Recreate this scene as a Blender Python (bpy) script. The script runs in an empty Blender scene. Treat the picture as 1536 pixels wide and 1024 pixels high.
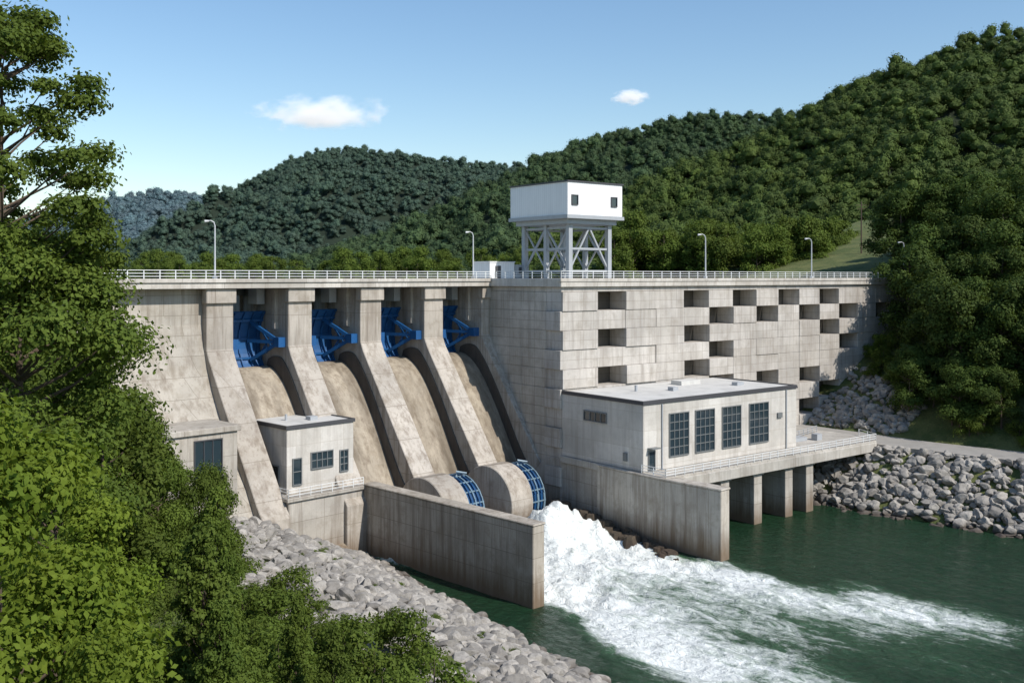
import bpy, math, random
import numpy as np
from mathutils import Vector, Matrix, noise
import bmesh
random.seed(3)
SC=bpy.context.scene
COL=SC.collection
R2=math.sqrt(2)
F1=Matrix.Rotation(math.radians(45),4,'Z')
F2=Matrix.Translation((6.6,133,0))@Matrix.Rotation(math.radians(38),4,'Z')
I4=Matrix.Identity(4)

# ------------------------------------------------------------ materials
def new_mat(name):
    m=bpy.data.materials.new(name); m.use_nodes=True
    nt=m.node_tree; b=nt.nodes['Principled BSDF']
    return m,nt,b
def N(nt,t,**kw):
    n=nt.nodes.new(t)
    for k,v in kw.items(): setattr(n,k,v)
    return n
def L(nt,a,b): nt.links.new(a,b)
def mixc(nt,fac,a,b,mode='MIX'):
    n=N(nt,'ShaderNodeMix',data_type='RGBA',blend_type=mode)
    for i,v in ((0,fac),(6,a),(7,b)):
        if isinstance(v,bpy.types.NodeSocket): L(nt,v,n.inputs[i])
        elif i==0: n.inputs[0].default_value=v
        else: n.inputs[i].default_value=(*v,1)
    return n.outputs[2]
def mrange(nt,v,a,b,c=0,d=1):
    n=N(nt,'ShaderNodeMapRange'); L(nt,v,n.inputs[0])
    n.inputs[1].default_value=a;n.inputs[2].default_value=b;n.inputs[3].default_value=c;n.inputs[4].default_value=d
    return n.outputs[0]
def nz(nt,vec,scale,detail=4,rough=.55,dist=0,mscale=None):
    if mscale:
        mp=N(nt,'ShaderNodeMapping'); L(nt,vec,mp.inputs[0]); mp.inputs['Scale'].default_value=mscale; vec=mp.outputs[0]
    n=N(nt,'ShaderNodeTexNoise'); L(nt,vec,n.inputs['Vector'])
    n.inputs['Scale'].default_value=scale;n.inputs['Detail'].default_value=detail
    n.inputs['Roughness'].default_value=rough;n.inputs['Distortion'].default_value=dist
    return n.outputs['Fac']
def bump(nt,b,h,strength,dist=.1):
    n=N(nt,'ShaderNodeBump'); n.inputs['Strength'].default_value=strength;n.inputs['Distance'].default_value=dist
    L(nt,h,n.inputs['Height']); L(nt,n.outputs[0],b.inputs['Normal'])

def concrete(name,base=(.46,.42,.355),jw=4.5,jh=2.6,off=0.0,stain=.6,wet=0.0,joint=.5):
    base=(base[0]*1.0,base[1]*1.02,base[2]*1.07)
    m,nt,b=new_mat(name)
    tc=N(nt,'ShaderNodeTexCoord').outputs['Object']
    sp=N(nt,'ShaderNodeSeparateXYZ'); L(nt,tc,sp.inputs[0])
    ad=N(nt,'ShaderNodeMath',operation='ADD'); L(nt,sp.outputs[0],ad.inputs[0]);L(nt,sp.outputs[1],ad.inputs[1])
    cb=N(nt,'ShaderNodeCombineXYZ'); L(nt,ad.outputs[0],cb.inputs[0]);L(nt,sp.outputs[2],cb.inputs[1])
    br=N(nt,'ShaderNodeTexBrick'); br.offset=off
    L(nt,cb.outputs[0],br.inputs['Vector']); br.inputs['Scale'].default_value=1
    br.inputs['Brick Width'].default_value=jw;br.inputs['Row Height'].default_value=jh
    br.inputs['Mortar Size'].default_value=.035;br.inputs['Mortar Smooth'].default_value=.3
    br.inputs['Color1'].default_value=(1,1,1,1);br.inputs['Color2'].default_value=(.86,.85,.83,1)
    br.inputs['Mortar'].default_value=(joint,joint*.96,joint*.9,1)
    big=nz(nt,tc,.13,5,.6)
    c=mixc(nt,mrange(nt,big,.35,.65),tuple(x*.78 for x in base),tuple(min(x*1.15,1) for x in base))
    c=mixc(nt,1,c,br.outputs['Color'],'MULTIPLY')
    st=nz(nt,tc,1.1,6,.65,0,(1,1,.07))
    c=mixc(nt,mrange(nt,st,.48,.72,0,stain),c,(base[0]*.36,base[1]*.31,base[2]*.27))
    st2=nz(nt,tc,3.2,4,.7,0,(1,1,.04))
    c=mixc(nt,mrange(nt,st2,.55,.72,0,stain*.7),c,(base[0]*.33,base[1]*.3,base[2]*.27))
    sp2=nz(nt,tc,.5,6,.7)
    c=mixc(nt,mrange(nt,sp2,.5,.7,0,stain*.75),c,(base[0]*.5,base[1]*.46,base[2]*.4))
    fine=nz(nt,tc,6,5,.7)
    c=mixc(nt,mrange(nt,fine,.3,.7,.0,.25),c,(base[0]*.55,base[1]*.53,base[2]*.5))
    ns=N(nt,'ShaderNodeMath',operation='MULTIPLY_ADD'); L(nt,st,ns.inputs[0]); ns.inputs[1].default_value=-4.5; L(nt,sp.outputs[2],ns.inputs[2])
    c=mixc(nt,mrange(nt,ns.outputs[0],1.2,-1.6,0,.8),c,(.13,.08,.04))
    if wet>0:
        w=nz(nt,tc,.35,5,.6,0,(1,.25,.12))
        c=mixc(nt,mrange(nt,w,.4,.62,0,wet),c,(.07,.05,.032))
    L(nt,c,b.inputs['Base Color']); b.inputs['Roughness'].default_value=.85
    bump(nt,b,fine,.35,.06)
    return m
def paint(name,col,rough=.45,metal=0,dirt=.25,scale=1.5):
    m,nt,b=new_mat(name)
    tc=N(nt,'ShaderNodeTexCoord').outputs['Object']
    f=nz(nt,tc,scale,6,.65,0,(1,1,.35))
    c=mixc(nt,mrange(nt,f,.45,.75,0,dirt),col,tuple(x*.45+.02 for x in col))
    L(nt,c,b.inputs['Base Color']);b.inputs['Roughness'].default_value=rough;b.inputs['Metallic'].default_value=metal
    return m
def cladding(name,col):
    m,nt,b=new_mat(name)
    tc=N(nt,'ShaderNodeTexCoord').outputs['Object']
    sp=N(nt,'ShaderNodeSeparateXYZ'); L(nt,tc,sp.inputs[0])
    ad=N(nt,'ShaderNodeMath',operation='ADD'); L(nt,sp.outputs[0],ad.inputs[0]);L(nt,sp.outputs[1],ad.inputs[1])
    mu=N(nt,'ShaderNodeMath',operation='MULTIPLY');L(nt,ad.outputs[0],mu.inputs[0]);mu.inputs[1].default_value=14
    sn=N(nt,'ShaderNodeMath',operation='SINE');L(nt,mu.outputs[0],sn.inputs[0])
    f=nz(nt,tc,.8,6,.65,0,(1,1,.2))
    c=mixc(nt,mrange(nt,f,.45,.8,0,.3),col,tuple(x*.6 for x in col))
    c=mixc(nt,mrange(nt,sn.outputs[0],.3,1,0,.22),c,tuple(x*.55 for x in col))
    L(nt,c,b.inputs['Base Color']);b.inputs['Roughness'].default_value=.5
    return m
def foliage(name,c1,c2,trans=.25,hs=.45):
    m,nt,b=new_mat(name)
    g=N(nt,'ShaderNodeNewGeometry').outputs['Position']
    oi=N(nt,'ShaderNodeObjectInfo').outputs['Random']
    f=nz(nt,g,hs,3,.7)
    c=mixc(nt,mrange(nt,f,.3,.7),c1,c2)
    f2=nz(nt,g,3.,2,.6)
    c=mixc(nt,mrange(nt,f2,.45,.8,0,.4),c,tuple(x*1.5 for x in c2))
    c=mixc(nt,mrange(nt,oi,0,1,0,.6),c,(c1[0]*1.0,c1[1]*.78,c1[2]*.8))
    L(nt,c,b.inputs['Base Color']);b.inputs['Roughness'].default_value=.7
    b.inputs['Specular IOR Level'].default_value=.12
    if trans>0:
        tr=N(nt,'ShaderNodeBsdfTranslucent')
        c2n=mixc(nt,.5,c,(c2[0]*1.6,c2[1]*1.5,c2[2]*.5)); L(nt,c2n,tr.inputs[0])
        ms=N(nt,'ShaderNodeMixShader'); ms.inputs[0].default_value=trans
        L(nt,b.outputs[0],ms.inputs[1]);L(nt,tr.outputs[0],ms.inputs[2])
        L(nt,ms.outputs[0],nt.nodes['Material Output'].inputs[0])
    return m
def rockmat(name,a,bc):
    m,nt,b=new_mat(name)
    g=N(nt,'ShaderNodeNewGeometry').outputs['Position']
    oi=N(nt,'ShaderNodeObjectInfo').outputs['Random']
    c=mixc(nt,oi,a,bc)
    f=nz(nt,g,2.5,6,.7)
    c=mixc(nt,mrange(nt,f,.4,.7,0,.6),c,tuple(x*.5 for x in a))
    sp=N(nt,'ShaderNodeSeparateXYZ'); L(nt,g,sp.inputs[0])
    c=mixc(nt,mrange(nt,sp.outputs[2],1.0,.2,0,.85),c,(.045,.03,.02))
    L(nt,c,b.inputs['Base Color']);b.inputs['Roughness'].default_value=.9
    bump(nt,b,f,.5,.1)
    return m

M_CON=concrete('dam_concrete',stain=.7)
M_WING=concrete('wing_concrete',base=(.48,.435,.36),jw=4.2,jh=2.3,stain=.85,off=.5)
M_CONR=concrete('dam_block_concrete',base=(.53,.49,.43),jw=5.6,jh=2.6,stain=.65,joint=.6)
M_PIER=concrete('pier_concrete',base=(.48,.43,.36),jw=20,jh=3.9,stain=.95)
M_CHUTE=concrete('chute_concrete',base=(.44,.375,.28),jw=30,jh=30,stain=.9,wet=.75)  # damp streaks plus bay shade worked into the chute colour
M_SHADE=concrete('wet_concrete',base=(.1,.085,.07),jw=30,jh=30)  # darkened concrete, shade of the pier sides put into the colour
M_WALL=concrete('retaining_wall_concrete',base=(.44,.39,.315),jw=3.0,jh=2.4,stain=1.0)
M_BLD=concrete('building_concrete',base=(.6,.565,.5),jw=3.2,jh=2.2,stain=.4,joint=.75)
M_ROOF=paint('roof_membrane',(.55,.54,.51),.8,dirt=.5,scale=.4)
M_TRIM=paint('dark_trim',(.06,.06,.065),.5)
M_WHITE=paint('white_rail_paint',(.72,.73,.72),.5)
M_CLAD=cladding('white_cladding',(.8,.8,.8))
M_STEEL=paint('grey_steel',(.36,.38,.4),.5)
M_BLUE=paint('blue_gate_paint',(.012,.085,.24),.4,dirt=.5)
M_BLUED=paint('dark_blue_paint',(.01,.06,.16),.4,dirt=.6)
M_BLUEL=paint('grey_blue_paint',(.16,.24,.3),.4,dirt=.6)
M_BARK=paint('bark',(.09,.065,.045),.95,dirt=.7)
M_DARK=paint('dark_interior',(.035,.035,.033),.9)
m,nt,b=new_mat('window_glass'); b.inputs['Base Color'].default_value=(.02,.035,.045,1);b.inputs['Roughness'].default_value=.08;b.inputs['Specular IOR Level'].default_value=.8; M_GLASS=m
M_ROAD=paint('gravel_road',(.3,.285,.26),.95,dirt=.5,scale=.6)
M_MULL=paint('grey_mullion',(.16,.17,.17),.5)
M_LAMP=paint('lamp_grey_paint',(.5,.52,.53))

# ------------------------------------------------------------ mesh builder
class MB:
    def __init__(s): s.v=[];s.f=[];s.m=[]
    def add(s,vs,fs,m=0):
        o=len(s.v); s.v+= [tuple(p) for p in vs]; s.f+=[tuple(i+o for i in f) for f in fs]; s.m+=[m]*len(fs)
    def box(s,x0,x1,y0,y1,z0,z1,m=0):
        s.add([(x0,y0,z0),(x1,y0,z0),(x1,y1,z0),(x0,y1,z0),(x0,y0,z1),(x1,y0,z1),(x1,y1,z1),(x0,y1,z1)],
              [(0,3,2,1),(4,5,6,7),(0,1,5,4),(1,2,6,5),(2,3,7,6),(3,0,4,7)],m)
    def prism_x(s,poly,x0,x1,m=0):
        n=len(poly)
        s.add([(x0,p[0],p[1]) for p in poly]+[(x1,p[0],p[1]) for p in poly],
              [tuple(range(n)),tuple(range(2*n-1,n-1,-1))]+[(i,(i+1)%n,(i+1)%n+n,i+n) for i in range(n)],m)
    def prism_z(s,poly,z0,z1,m=0):
        n=len(poly)
        s.add([(p[0],p[1],z0) for p in poly]+[(p[0],p[1],z1) for p in poly],
              [tuple(range(n)),tuple(range(2*n-1,n-1,-1))]+[(i,(i+1)%n,(i+1)%n+n,i+n) for i in range(n)],m)
    def beam(s,p,q,w,m=0,h=None):
        h=h or w; p=Vector(p);q=Vector(q);d=(q-p).normalized()
        up=Vector((0,0,1)) if abs(d.z)<.95 else Vector((1,0,0))
        a=d.cross(up).normalized()*w/2; c=a.normalized().cross(d)*h/2
        vs=[p-a-c,p+a-c,p+a+c,p-a+c,q-a-c,q+a-c,q+a+c,q-a+c]
        s.add(vs,[(0,3,2,1),(4,5,6,7),(0,1,5,4),(1,2,6,5),(2,3,7,6),(3,0,4,7)],m)
    def tube(s,pts,rad,n=8,m=0):
        o=len(s.v)
        for i,(p,r) in enumerate(zip(pts,rad)):
            p=Vector(p); d=(Vector(pts[min(i+1,len(pts)-1)])-Vector(pts[max(i-1,0)])).normalized()
            up=Vector((0,0,1)) if abs(d.z)<.9 else Vector((1,0,0))
            a=d.cross(up).normalized(); c=a.cross(d)
            for k in range(n):
                t=2*math.pi*k/n; s.v.append(tuple(p+(a*math.cos(t)+c*math.sin(t))*r))
        for i in range(len(pts)-1):
            for k in range(n):
                s.f.append((o+i*n+k,o+i*n+(k+1)%n,o+(i+1)*n+(k+1)%n,o+(i+1)*n+k)); s.m.append(m)
        s.f.append(tuple(o+k for k in range(n)));s.m.append(m)
        e=o+(len(pts)-1)*n; s.f.append(tuple(e+k for k in range(n)));s.m.append(m)
    def rail(s,pts,h=1.0,sp=2.0,w=.07,m=0,n=3):
        for p,q in zip(pts[:-1],pts[1:]):
            p=Vector(p);q=Vector(q);ln=(q-p).length;k=max(1,int(ln/sp))
            for i in range(k+1):
                c=p.lerp(q,i/k); s.box(c.x-w/2,c.x+w/2,c.y-w/2,c.y+w/2,c.z,c.z+h,m)
            for j in range(n):
                z=h*(j+1)/n-w/2
                s.beam(p+Vector((0,0,z)),q+Vector((0,0,z)),w*.8,m)
    def obj(s,name,mats,parent=None,frame=I4,bevel=0,smooth=False):
        me=bpy.data.meshes.new(name); me.from_pydata(s.v,[],s.f)
        for mt in mats: me.materials.append(mt)
        me.polygons.foreach_set('material_index',s.m)
        bm=bmesh.new();bm.from_mesh(me);bmesh.ops.recalc_face_normals(bm,faces=bm.faces[:]);bm.to_mesh(me);bm.free()
        if smooth: me.polygons.foreach_set('use_smooth',[True]*len(me.polygons))
        o=bpy.data.objects.new(name,me);COL.objects.link(o);o.matrix_local=frame
        if parent: o.parent=parent
        if bevel:
            bv=o.modifiers.new('b','BEVEL');bv.width=bevel;bv.segments=1;bv.limit_method='ANGLE'
        return o
def empty(name):
    e=bpy.data.objects.new(name,None);COL.objects.link(e);return e

# ------------------------------------------------------------ terrain function
def toF1(x,y): return (x+y)/R2,(y-x)/R2     # a,u
C38,S38=math.cos(math.radians(38)),math.sin(math.radians(38))
def toF2(x,y):
    rx,ry=x-6.6,y-133
    return rx*C38+ry*S38, rx*S38-ry*C38      # s,q(downstream)
def fromF1(a,u): return (a-u)/R2,(a+u)/R2
def fromF2(s,q): return 6.6+s*C38+q*S38,133+s*S38-q*C38
def hL(x,y):
    a,u=toF1(x,y); return 68-.19*(93-u)-a
def hR(x,y):
    s,q=toF2(x,y); return s-(34+.17*max(q-22,0))
def ground_z(x,y,nzz=True):
    h=hL(x,y)
    if h<0: zl=max(-3,.6*h)
    elif h<13: zl=.45*h
    elif h<25: zl=5.85+.17*(h-13)
    else: zl=7.89+.42*(h-25)
    zl=min(zl,30)
    r=hR(x,y);s_,q_=toF2(x,y)
    if r<0: zr=max(-3,.7*r)
    elif r<10: zr=.72*r
    elif r<19.5: zr=7.2
    else: zr=7.2+.62*(r-19.5)
    if zr>33: zr=min(33+(zr-33)*.35,48)
    if q_<-60: zr=max(-3,zr-.4*(-60-q_))
    z=max(zl,zr)
    if nzz and z>0 and not (9<r<21): z+=.5*noise.noise(Vector((x*.12,y*.12,0)))
    return z
def coords(lo,hi,st,far):
    c=list(np.arange(lo,hi+.01,st)); g=st*2; 
    a=lo;b=hi;pre=[];post=[]
    while a>-far: a-=g;b+=g;g*=1.5;pre.insert(0,a);post.append(b)
    return pre+c+post
xs=coords(-110,170,1.6,7000);ys=coords(-40,320,1.8,9000)
V=[(x,y,ground_z(x,y)) for y in ys for x in xs];nx=len(xs)
Fc=[(j*nx+i,j*nx+i+1,(j+1)*nx+i+1,(j+1)*nx+i) for j in range(len(ys)-1) for i in range(nx-1)]
me=bpy.data.meshes.new('ground');me.from_pydata(V,[],Fc);me.polygons.foreach_set('use_smooth',[True]*len(Fc))
g=bpy.data.objects.new('ground',me);COL.objects.link(g)
m,nt,b=new_mat('ground_cover')
gp=N(nt,'ShaderNodeNewGeometry').outputs['Position']
f=nz(nt,gp,.25,6,.7);f2=nz(nt,gp,3,5,.7)
c=mixc(nt,mrange(nt,f,.4,.6),(.07,.1,.022),(.15,.16,.05));c=mixc(nt,mrange(nt,f2,.4,.7,0,.6),c,(.04,.055,.015))
L(nt,c,b.inputs['Base Color']);b.inputs['Roughness'].default_value=.95;bump(nt,b,f2,.8,.3);me.materials.append(m)

mb=MB()
qs=np.arange(-1,100,3)
for q0,q1 in zip(qs[:-1],qs[1:]):
    e0=34+.17*max(q0-22,0);e1=34+.17*max(q1-22,0)
    P=[fromF2(e0+10.8,q0),fromF2(e0+18.8,q0),fromF2(e1+18.8,q1),fromF2(e1+10.8,q1)]
    mb.add([(p[0],p[1],7.5) for p in P],[(0,1,2,3)])
    P=[fromF2(e0+10.3,q0),fromF2(e0+10.8,q0),fromF2(e1+10.8,q1),fromF2(e1+10.3,q1)]
    mb.add([(p[0],p[1],z) for z in (6.6,7.62) for p in P],[(4,5,6,7),(0,1,5,4),(1,2,6,5),(2,3,7,6),(3,0,4,7)],1)
mb.obj('access_road',[M_ROAD,M_CON])

# ------------------------------------------------------------ DAM
dam=empty('concrete_dam')
PA=[57.5,68.3,79.1,89.9,100.7]; PW=1.7
mb=MB()
prof=[(106.3,30.6),(106.3,26.5),(105.9,24),(105.1,21.5),(103.9,19),(102.4,16.5),(100.6,14),(98.6,11.5),(96.5,9),(94,5),(94,-3),(118,-3),(118,30.6)]
mb.prism_x(prof,8,PA[0]-PW+.01)
mb.obj('left_wing',[M_WING],dam,F1)
for i,a in enumerate(PA):
    mb=MB()
    prof=[(105.2,30.6),(105.2,23.6),(104.6,22.4),(94.2,7.4),(93,6),(93,-3),(120,-3),(120,30.6)]
    mb.prism_x(prof,a-PW,a+PW)
    for u in (107.6,112.6,116):
        mb.box(a-PW-.4,a-PW+.1,u,u+.9,20 if u>110 else 25.5,30.55)
    mb.box(a-PW-.2,a+PW+.2,104.8,106,28.9,30.58)
    mb.obj('pier_%d'%(i+1),[M_PIER],dam,F1,.08)
    if i>=2:
        mb=MB();n=40;cu,cz,r=(92.6 if i<4 else 90.2),3.1,4.7
        poly=[(cu+r*math.cos(2*math.pi*k/n),cz+r*math.sin(2*math.pi*k/n)) for k in range(n)]
        mb.prism_x(poly,a-1.95,a+1.9)
        mb.obj('pier_nose_%d'%(i+1),[M_PIER],dam,F1,.1)
        mb=MB();r=4.1
        if i<4:
            a0,a1=a+1.95,a+4.6
            poly=[(cu+r*math.cos(2*math.pi*k/n),cz+r*math.sin(2*math.pi*k/n)) for k in range(n)]
            mb.prism_x(poly,a0,a1,0)
            for k in range(5):
                aa=a0+.15+k*(a1-a0-.3)/4
                for j in range(28):
                    t0,t1=2*math.pi*j/28,2*math.pi*(j+1)/28
                    mb.beam((aa,cu+(r+.12)*math.cos(t0),cz+(r+.12)*math.sin(t0)),(aa,cu+(r+.12)*math.cos(t1),cz+(r+.12)*math.sin(t1)),.16,1 if k%2==0 else 0,.3)
            for j in range(18):
                t=2*math.pi*j/18
                mb.beam((a0,cu+(r+.15)*math.cos(t),cz+(r+.15)*math.sin(t)),(a1,cu+(r+.15)*math.cos(t),cz+(r+.15)*math.sin(t)),.16,1)
            mb.tube([(a0+1.2,cu-.6,cz+r+.1),(a0+1.2,cu-.6,cz+r+.7),(a0+2.2,cu-1.4,cz+r+.5)],[.18,.18,.12],6,1)
            mb.obj('outlet_gate_drum_%d'%(i+1),[M_BLUED,M_BLUEL],dam,F1)
for i in range(4):
    a0,a1=PA[i]+PW,PA[i+1]-PW
    mb=MB()
    raw=[(113,19.9),(111.4,20.7),(110,20.9),(108.8,20.8),(107.4,20.1),(105.9,18.9),(104.4,17.1),(102.8,14.7),(101.1,11.9),(99.5,9.0),(97.9,6.2),(96.4,4.0),(94.8,2.4),(93,1.4),(90,.7),(86,.15)]
    arr=np.array(raw)
    t=np.linspace(0,len(raw)-1,60);fine=np.stack([np.interp(t,range(len(raw)),arr[:,k]) for k in (0,1)],1)
    for _ in range(4): fine[1:-1]=(fine[:-2]+2*fine[1:-1]+fine[2:])/4
    line=[(120,19)]+[tuple(p) for p in fine]+[(86,-3),(120,-3)]
    mb.prism_x(line,a0,a1)
    mb.obj('spillway_chute_%d'%(i+1),[M_CHUTE],dam,F1)
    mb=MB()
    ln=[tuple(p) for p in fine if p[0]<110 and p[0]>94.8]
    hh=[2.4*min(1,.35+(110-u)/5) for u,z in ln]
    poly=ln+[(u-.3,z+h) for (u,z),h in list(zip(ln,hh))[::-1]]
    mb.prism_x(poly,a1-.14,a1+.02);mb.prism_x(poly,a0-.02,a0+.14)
    mb.obj('shade_lining_%d'%(i+1),[M_SHADE],dam,F1)  # thin dark lining added on pier sides as painted bay shade
    mb=MB();cu,cz,R=106.4,24.0,5.3
    angs=[math.radians(x) for x in np.linspace(-38,43,13)]
    inn=[(cu+R*math.cos(t),cz+R*math.sin(t)) for t in angs];out=[(cu+(R+.18)*math.cos(t),cz+(R+.18)*math.sin(t)) for t in angs]
    mb.prism_x(inn+out[::-1],a0+.05,a1-.05,0)
    for t in angs[2::4]:
        mb.beam((a0+.1,cu+(R-.15)*math.cos(t),cz+(R-.15)*math.sin(t)),(a1-.1,cu+(R-.15)*math.cos(t),cz+(R-.15)*math.sin(t)),.25,0)
    for k in range(6):
        aa=a0+.5+k*(a1-a0-1)/5
        for t0,t1 in zip(angs[:-1],angs[1:]):
            mb.beam((aa,cu+(R-.15)*math.cos(t0),cz+(R-.15)*math.sin(t0)),(aa,cu+(R-.15)*math.cos(t1),cz+(R-.15)*math.sin(t1)),.12,0,.25)
    for side in (a0+.5,a1-.5):
        inward=1 if side<(a0+a1)/2 else -1
        for t in (-.5,0,.5):
            mb.beam((side,cu,cz),(side+inward*1.4,cu+(R-.3)*math.cos(t),cz+(R-.3)*math.sin(t)),.34,0,.42)
        mb.beam((side,cu+3,cz-1.5),(side,cu+3,cz+1.5),.2,0)
        mb.beam((side,cu+1.6,cz-.8),(side+inward*.8,cu+3.2,cz+1.6),.16,0);mb.beam((side,cu+1.6,cz+.8),(side+inward*.8,cu+3.2,cz-1.6),.16,0)
        mb.box(side-.5,side+.5,cu-.6,cu+.5,cz-.6,cz+.6,0)
    mb.obj('radial_gate_%d'%(i+1),[M_BLUE],dam,F1)
    mb=MB()
    mb.box(a0,a1,115.6,116.4,29.6,30.55);mb.box(a1-1.5,a1-.4,110,112.0,28.6,30.5)
    mb.obj('hoist_beam_%d'%(i+1),[M_STEEL],dam,F1)
mb=MB();mb.box(8,101.2,104.4,116.5,30.62,31.75)
mb.box(8,101.2,104.2,104.9,31.3,31.78)
mb.obj('crest_deck',[concrete('crest_concrete',base=(.56,.52,.45),jw=5.4,jh=50)],dam,F1,.05)
mb=MB();mb.rail([(8,104.6,31.76),(101.0,104.6,31.76)],1.0,1.8,.09,n=3)
mb.obj('crest_railing',[M_WHITE],dam,F1)
mb=MB()
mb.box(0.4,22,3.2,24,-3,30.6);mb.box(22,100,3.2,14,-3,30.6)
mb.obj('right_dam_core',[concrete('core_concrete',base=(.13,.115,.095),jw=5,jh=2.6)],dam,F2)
mb=MB()
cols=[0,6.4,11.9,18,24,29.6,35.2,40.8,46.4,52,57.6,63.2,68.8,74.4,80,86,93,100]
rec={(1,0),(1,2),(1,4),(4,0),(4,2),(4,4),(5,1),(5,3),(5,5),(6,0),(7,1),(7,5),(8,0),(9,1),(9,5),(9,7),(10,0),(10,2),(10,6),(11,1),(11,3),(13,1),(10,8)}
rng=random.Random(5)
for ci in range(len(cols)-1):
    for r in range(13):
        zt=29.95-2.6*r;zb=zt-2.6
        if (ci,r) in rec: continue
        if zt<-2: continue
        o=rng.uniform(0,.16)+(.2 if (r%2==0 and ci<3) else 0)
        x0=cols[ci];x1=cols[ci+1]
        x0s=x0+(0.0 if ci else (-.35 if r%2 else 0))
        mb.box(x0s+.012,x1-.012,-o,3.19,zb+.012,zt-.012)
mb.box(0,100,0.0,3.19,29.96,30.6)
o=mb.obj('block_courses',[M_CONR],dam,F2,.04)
mb=MB()
for r in range(13):
    zt=29.95-2.6*r
    for k,(y0,y1) in enumerate(((3.2,8.6),(8.6,14),(14,19))):
        oo=rng.uniform(0,.1)
        mb.box(-oo,.39,y0+.012,y1-.012,zt-2.588,zt-.012)
mb.box(0,.39,3.2,19,29.96,30.6)
mb.obj('block_side_courses',[concrete('block_side_concrete',base=(.54,.495,.42),jw=5.6,jh=2.6,stain=.65)],dam,F2,.04)
mb=MB();mb.prism_z([(-.5,-.5),(101,-.5),(101,14),(22,14),(22,24.5),(-.5,24.5)],30.62,31.75)
mb.prism_z([(-.62,-.62),(101,-.62),(101,0),(-.62,0)],31.3,31.8)
mb.obj('right_crest_deck',[concrete('crest_concrete_r',base=(.56,.52,.45),jw=5.6,jh=50)],dam,F2,.05)
mb=MB();mb.rail([(-.3,14,31.8),(-.3,-.3,31.8),(100,-.3,31.8)],1.0,1.9,.09,n=3)
mb.obj('right_crest_railing',[M_WHITE],dam,F2)
mb=MB();mb.prism_x([(105,24),(104.4,22.6),(95,9.5),(95,-3),(106,-3),(106,24)],102.45,104.0)
mb.obj('side_buttress',[M_PIER],dam,F1,.05)

mb=MB();mb.box(69.3,70.9,66.4,93.6,-3,7.9);mb.box(69.2,71.0,66.3,93.7,7.9,8.12)
mb.obj('retaining_wall',[M_WALL],None,F1,.08)
mb=MB();
mb.prism_z([(97.3,82),(95.9,70.5),(95.6,62.4),(97.3,62.4),(97.6,70.5),(99.2,82)],-3,7.9)
mb.prism_z([(97.2,82.1),(95.8,70.5),(95.5,62.3),(97.4,62.3),(97.7,70.5),(99.3,82.1)],7.9,8.15)
mb.obj('retaining_wall',[concrete('retaining_wall_concrete_b',base=(.53,.48,.4),jw=3.4,jh=9,stain=.95)],None,F1,.08)
mb=MB();
for k in range(70):
    t=rng.random();u=88-21*t;a=97.0-2.3*t-rng.uniform(-.3,1.8);z=3.2*(1-t)*rng.uniform(.1,1)-.3;r=rng.uniform(.5,1.3)
    vs=[(a+r*math.cos(j*1.05+k)*rng.uniform(.7,1.2),u+r*math.sin(j*1.05+k)*rng.uniform(.7,1.2),z-1) for j in range(6)]+[(a+.6*r*math.cos(j*1.05+k),u+.6*r*math.sin(j*1.05+k),z+r*.5*rng.uniform(.6,1.1)) for j in range(6)]
    mb.add(vs,[(0,1,2,3,4,5),(11,10,9,8,7,6)]+[(j,(j+1)%6,(j+1)%6+6,j+6) for j in range(6)])
mb.obj('wet_rocks',[rockmat('wet_rock',(.045,.035,.025),(.08,.06,.04))],None,F1,.05)

def window(mb,axis,c0,c1,z0,z1,plane,nx_,nz_,mg=1,mf=2,dirn=-1,fw=.09):
    def bx(a0,a1,b0,b1,zz0,zz1,m):
        lo,hi=min(b0,b1),max(b0,b1)
        if axis=='x': mb.box(a0,a1,lo,hi,zz0,zz1,m)
        else: mb.box(lo,hi,a0,a1,zz0,zz1,m)
    bx(c0,c1,plane+dirn*.02,plane-dirn*.05,z0,z1,mg)
    p0,p1=plane+dirn*.021,plane+dirn*.11
    bx(c0-.12,c0,plane-dirn*.02,plane+dirn*.14,z0-.12,z1+.12,mf);bx(c1,c1+.12,plane-dirn*.02,plane+dirn*.14,z0-.12,z1+.12,mf)
    bx(c0,c1,plane-dirn*.02,plane+dirn*.14,z1,z1+.12,mf);bx(c0,c1,plane-dirn*.02,plane+dirn*.18,z0-.12,z0,mf)
    for i in range(1,nx_):
        x=c0+(c1-c0)*i/nx_;bx(x-fw/2,x+fw/2,p0,p1,z0,z1,mf)
    for i in range(1,nz_):
        z=z0+(z1-z0)*i/nz_;bx(c0,c1,p0,plane+dirn*.09,z-fw/2,z+fw/2,mf)
# ------------------------------------------------------------ POWERHOUSE
ph=empty('powerhouse')
mb=MB();mb.box(0,30.4,-15.2,-.15,8.2,16.4);mb.obj('walls',[M_BLD],ph,F2,.05)
mb=MB();mb.box(-.15,30.55,-15.35,-.15,16.4,16.62,1)
mb.box(-.1,30.5,-15.3,-14.95,16.62,16.85,1);mb.box(-.1,.25,-14.95,-.2,16.62,16.85,1);mb.box(30.15,30.5,-14.95,-.2,16.62,16.85,1)
mb.box(.3,30.1,-14.9,-.3,16.625,16.70,0)
mb.box(18,22,-5,-3,16.7,17.3,0);mb.box(12,13,-9,-8,16.7,17.2,2);mb.box(24,25.4,-10,-9,16.7,17.15,2);mb.tube([(8,-6,16.7),(8,-6,17.5)],[.2,.2],8,2)
mb.obj('roof',[M_ROOF,M_TRIM,M_STEEL],ph,F2)
mb=MB()
for c0,c1 in ((4.6,8.0),(9.4,12.9),(14.6,18.2),(20.1,24)):
    window(mb,'x',c0,c1,9.7,14.9,-15.2,4,5)
window(mb,'y',-8.7,-4.6,13.5,14.6,0,4,1)
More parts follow.
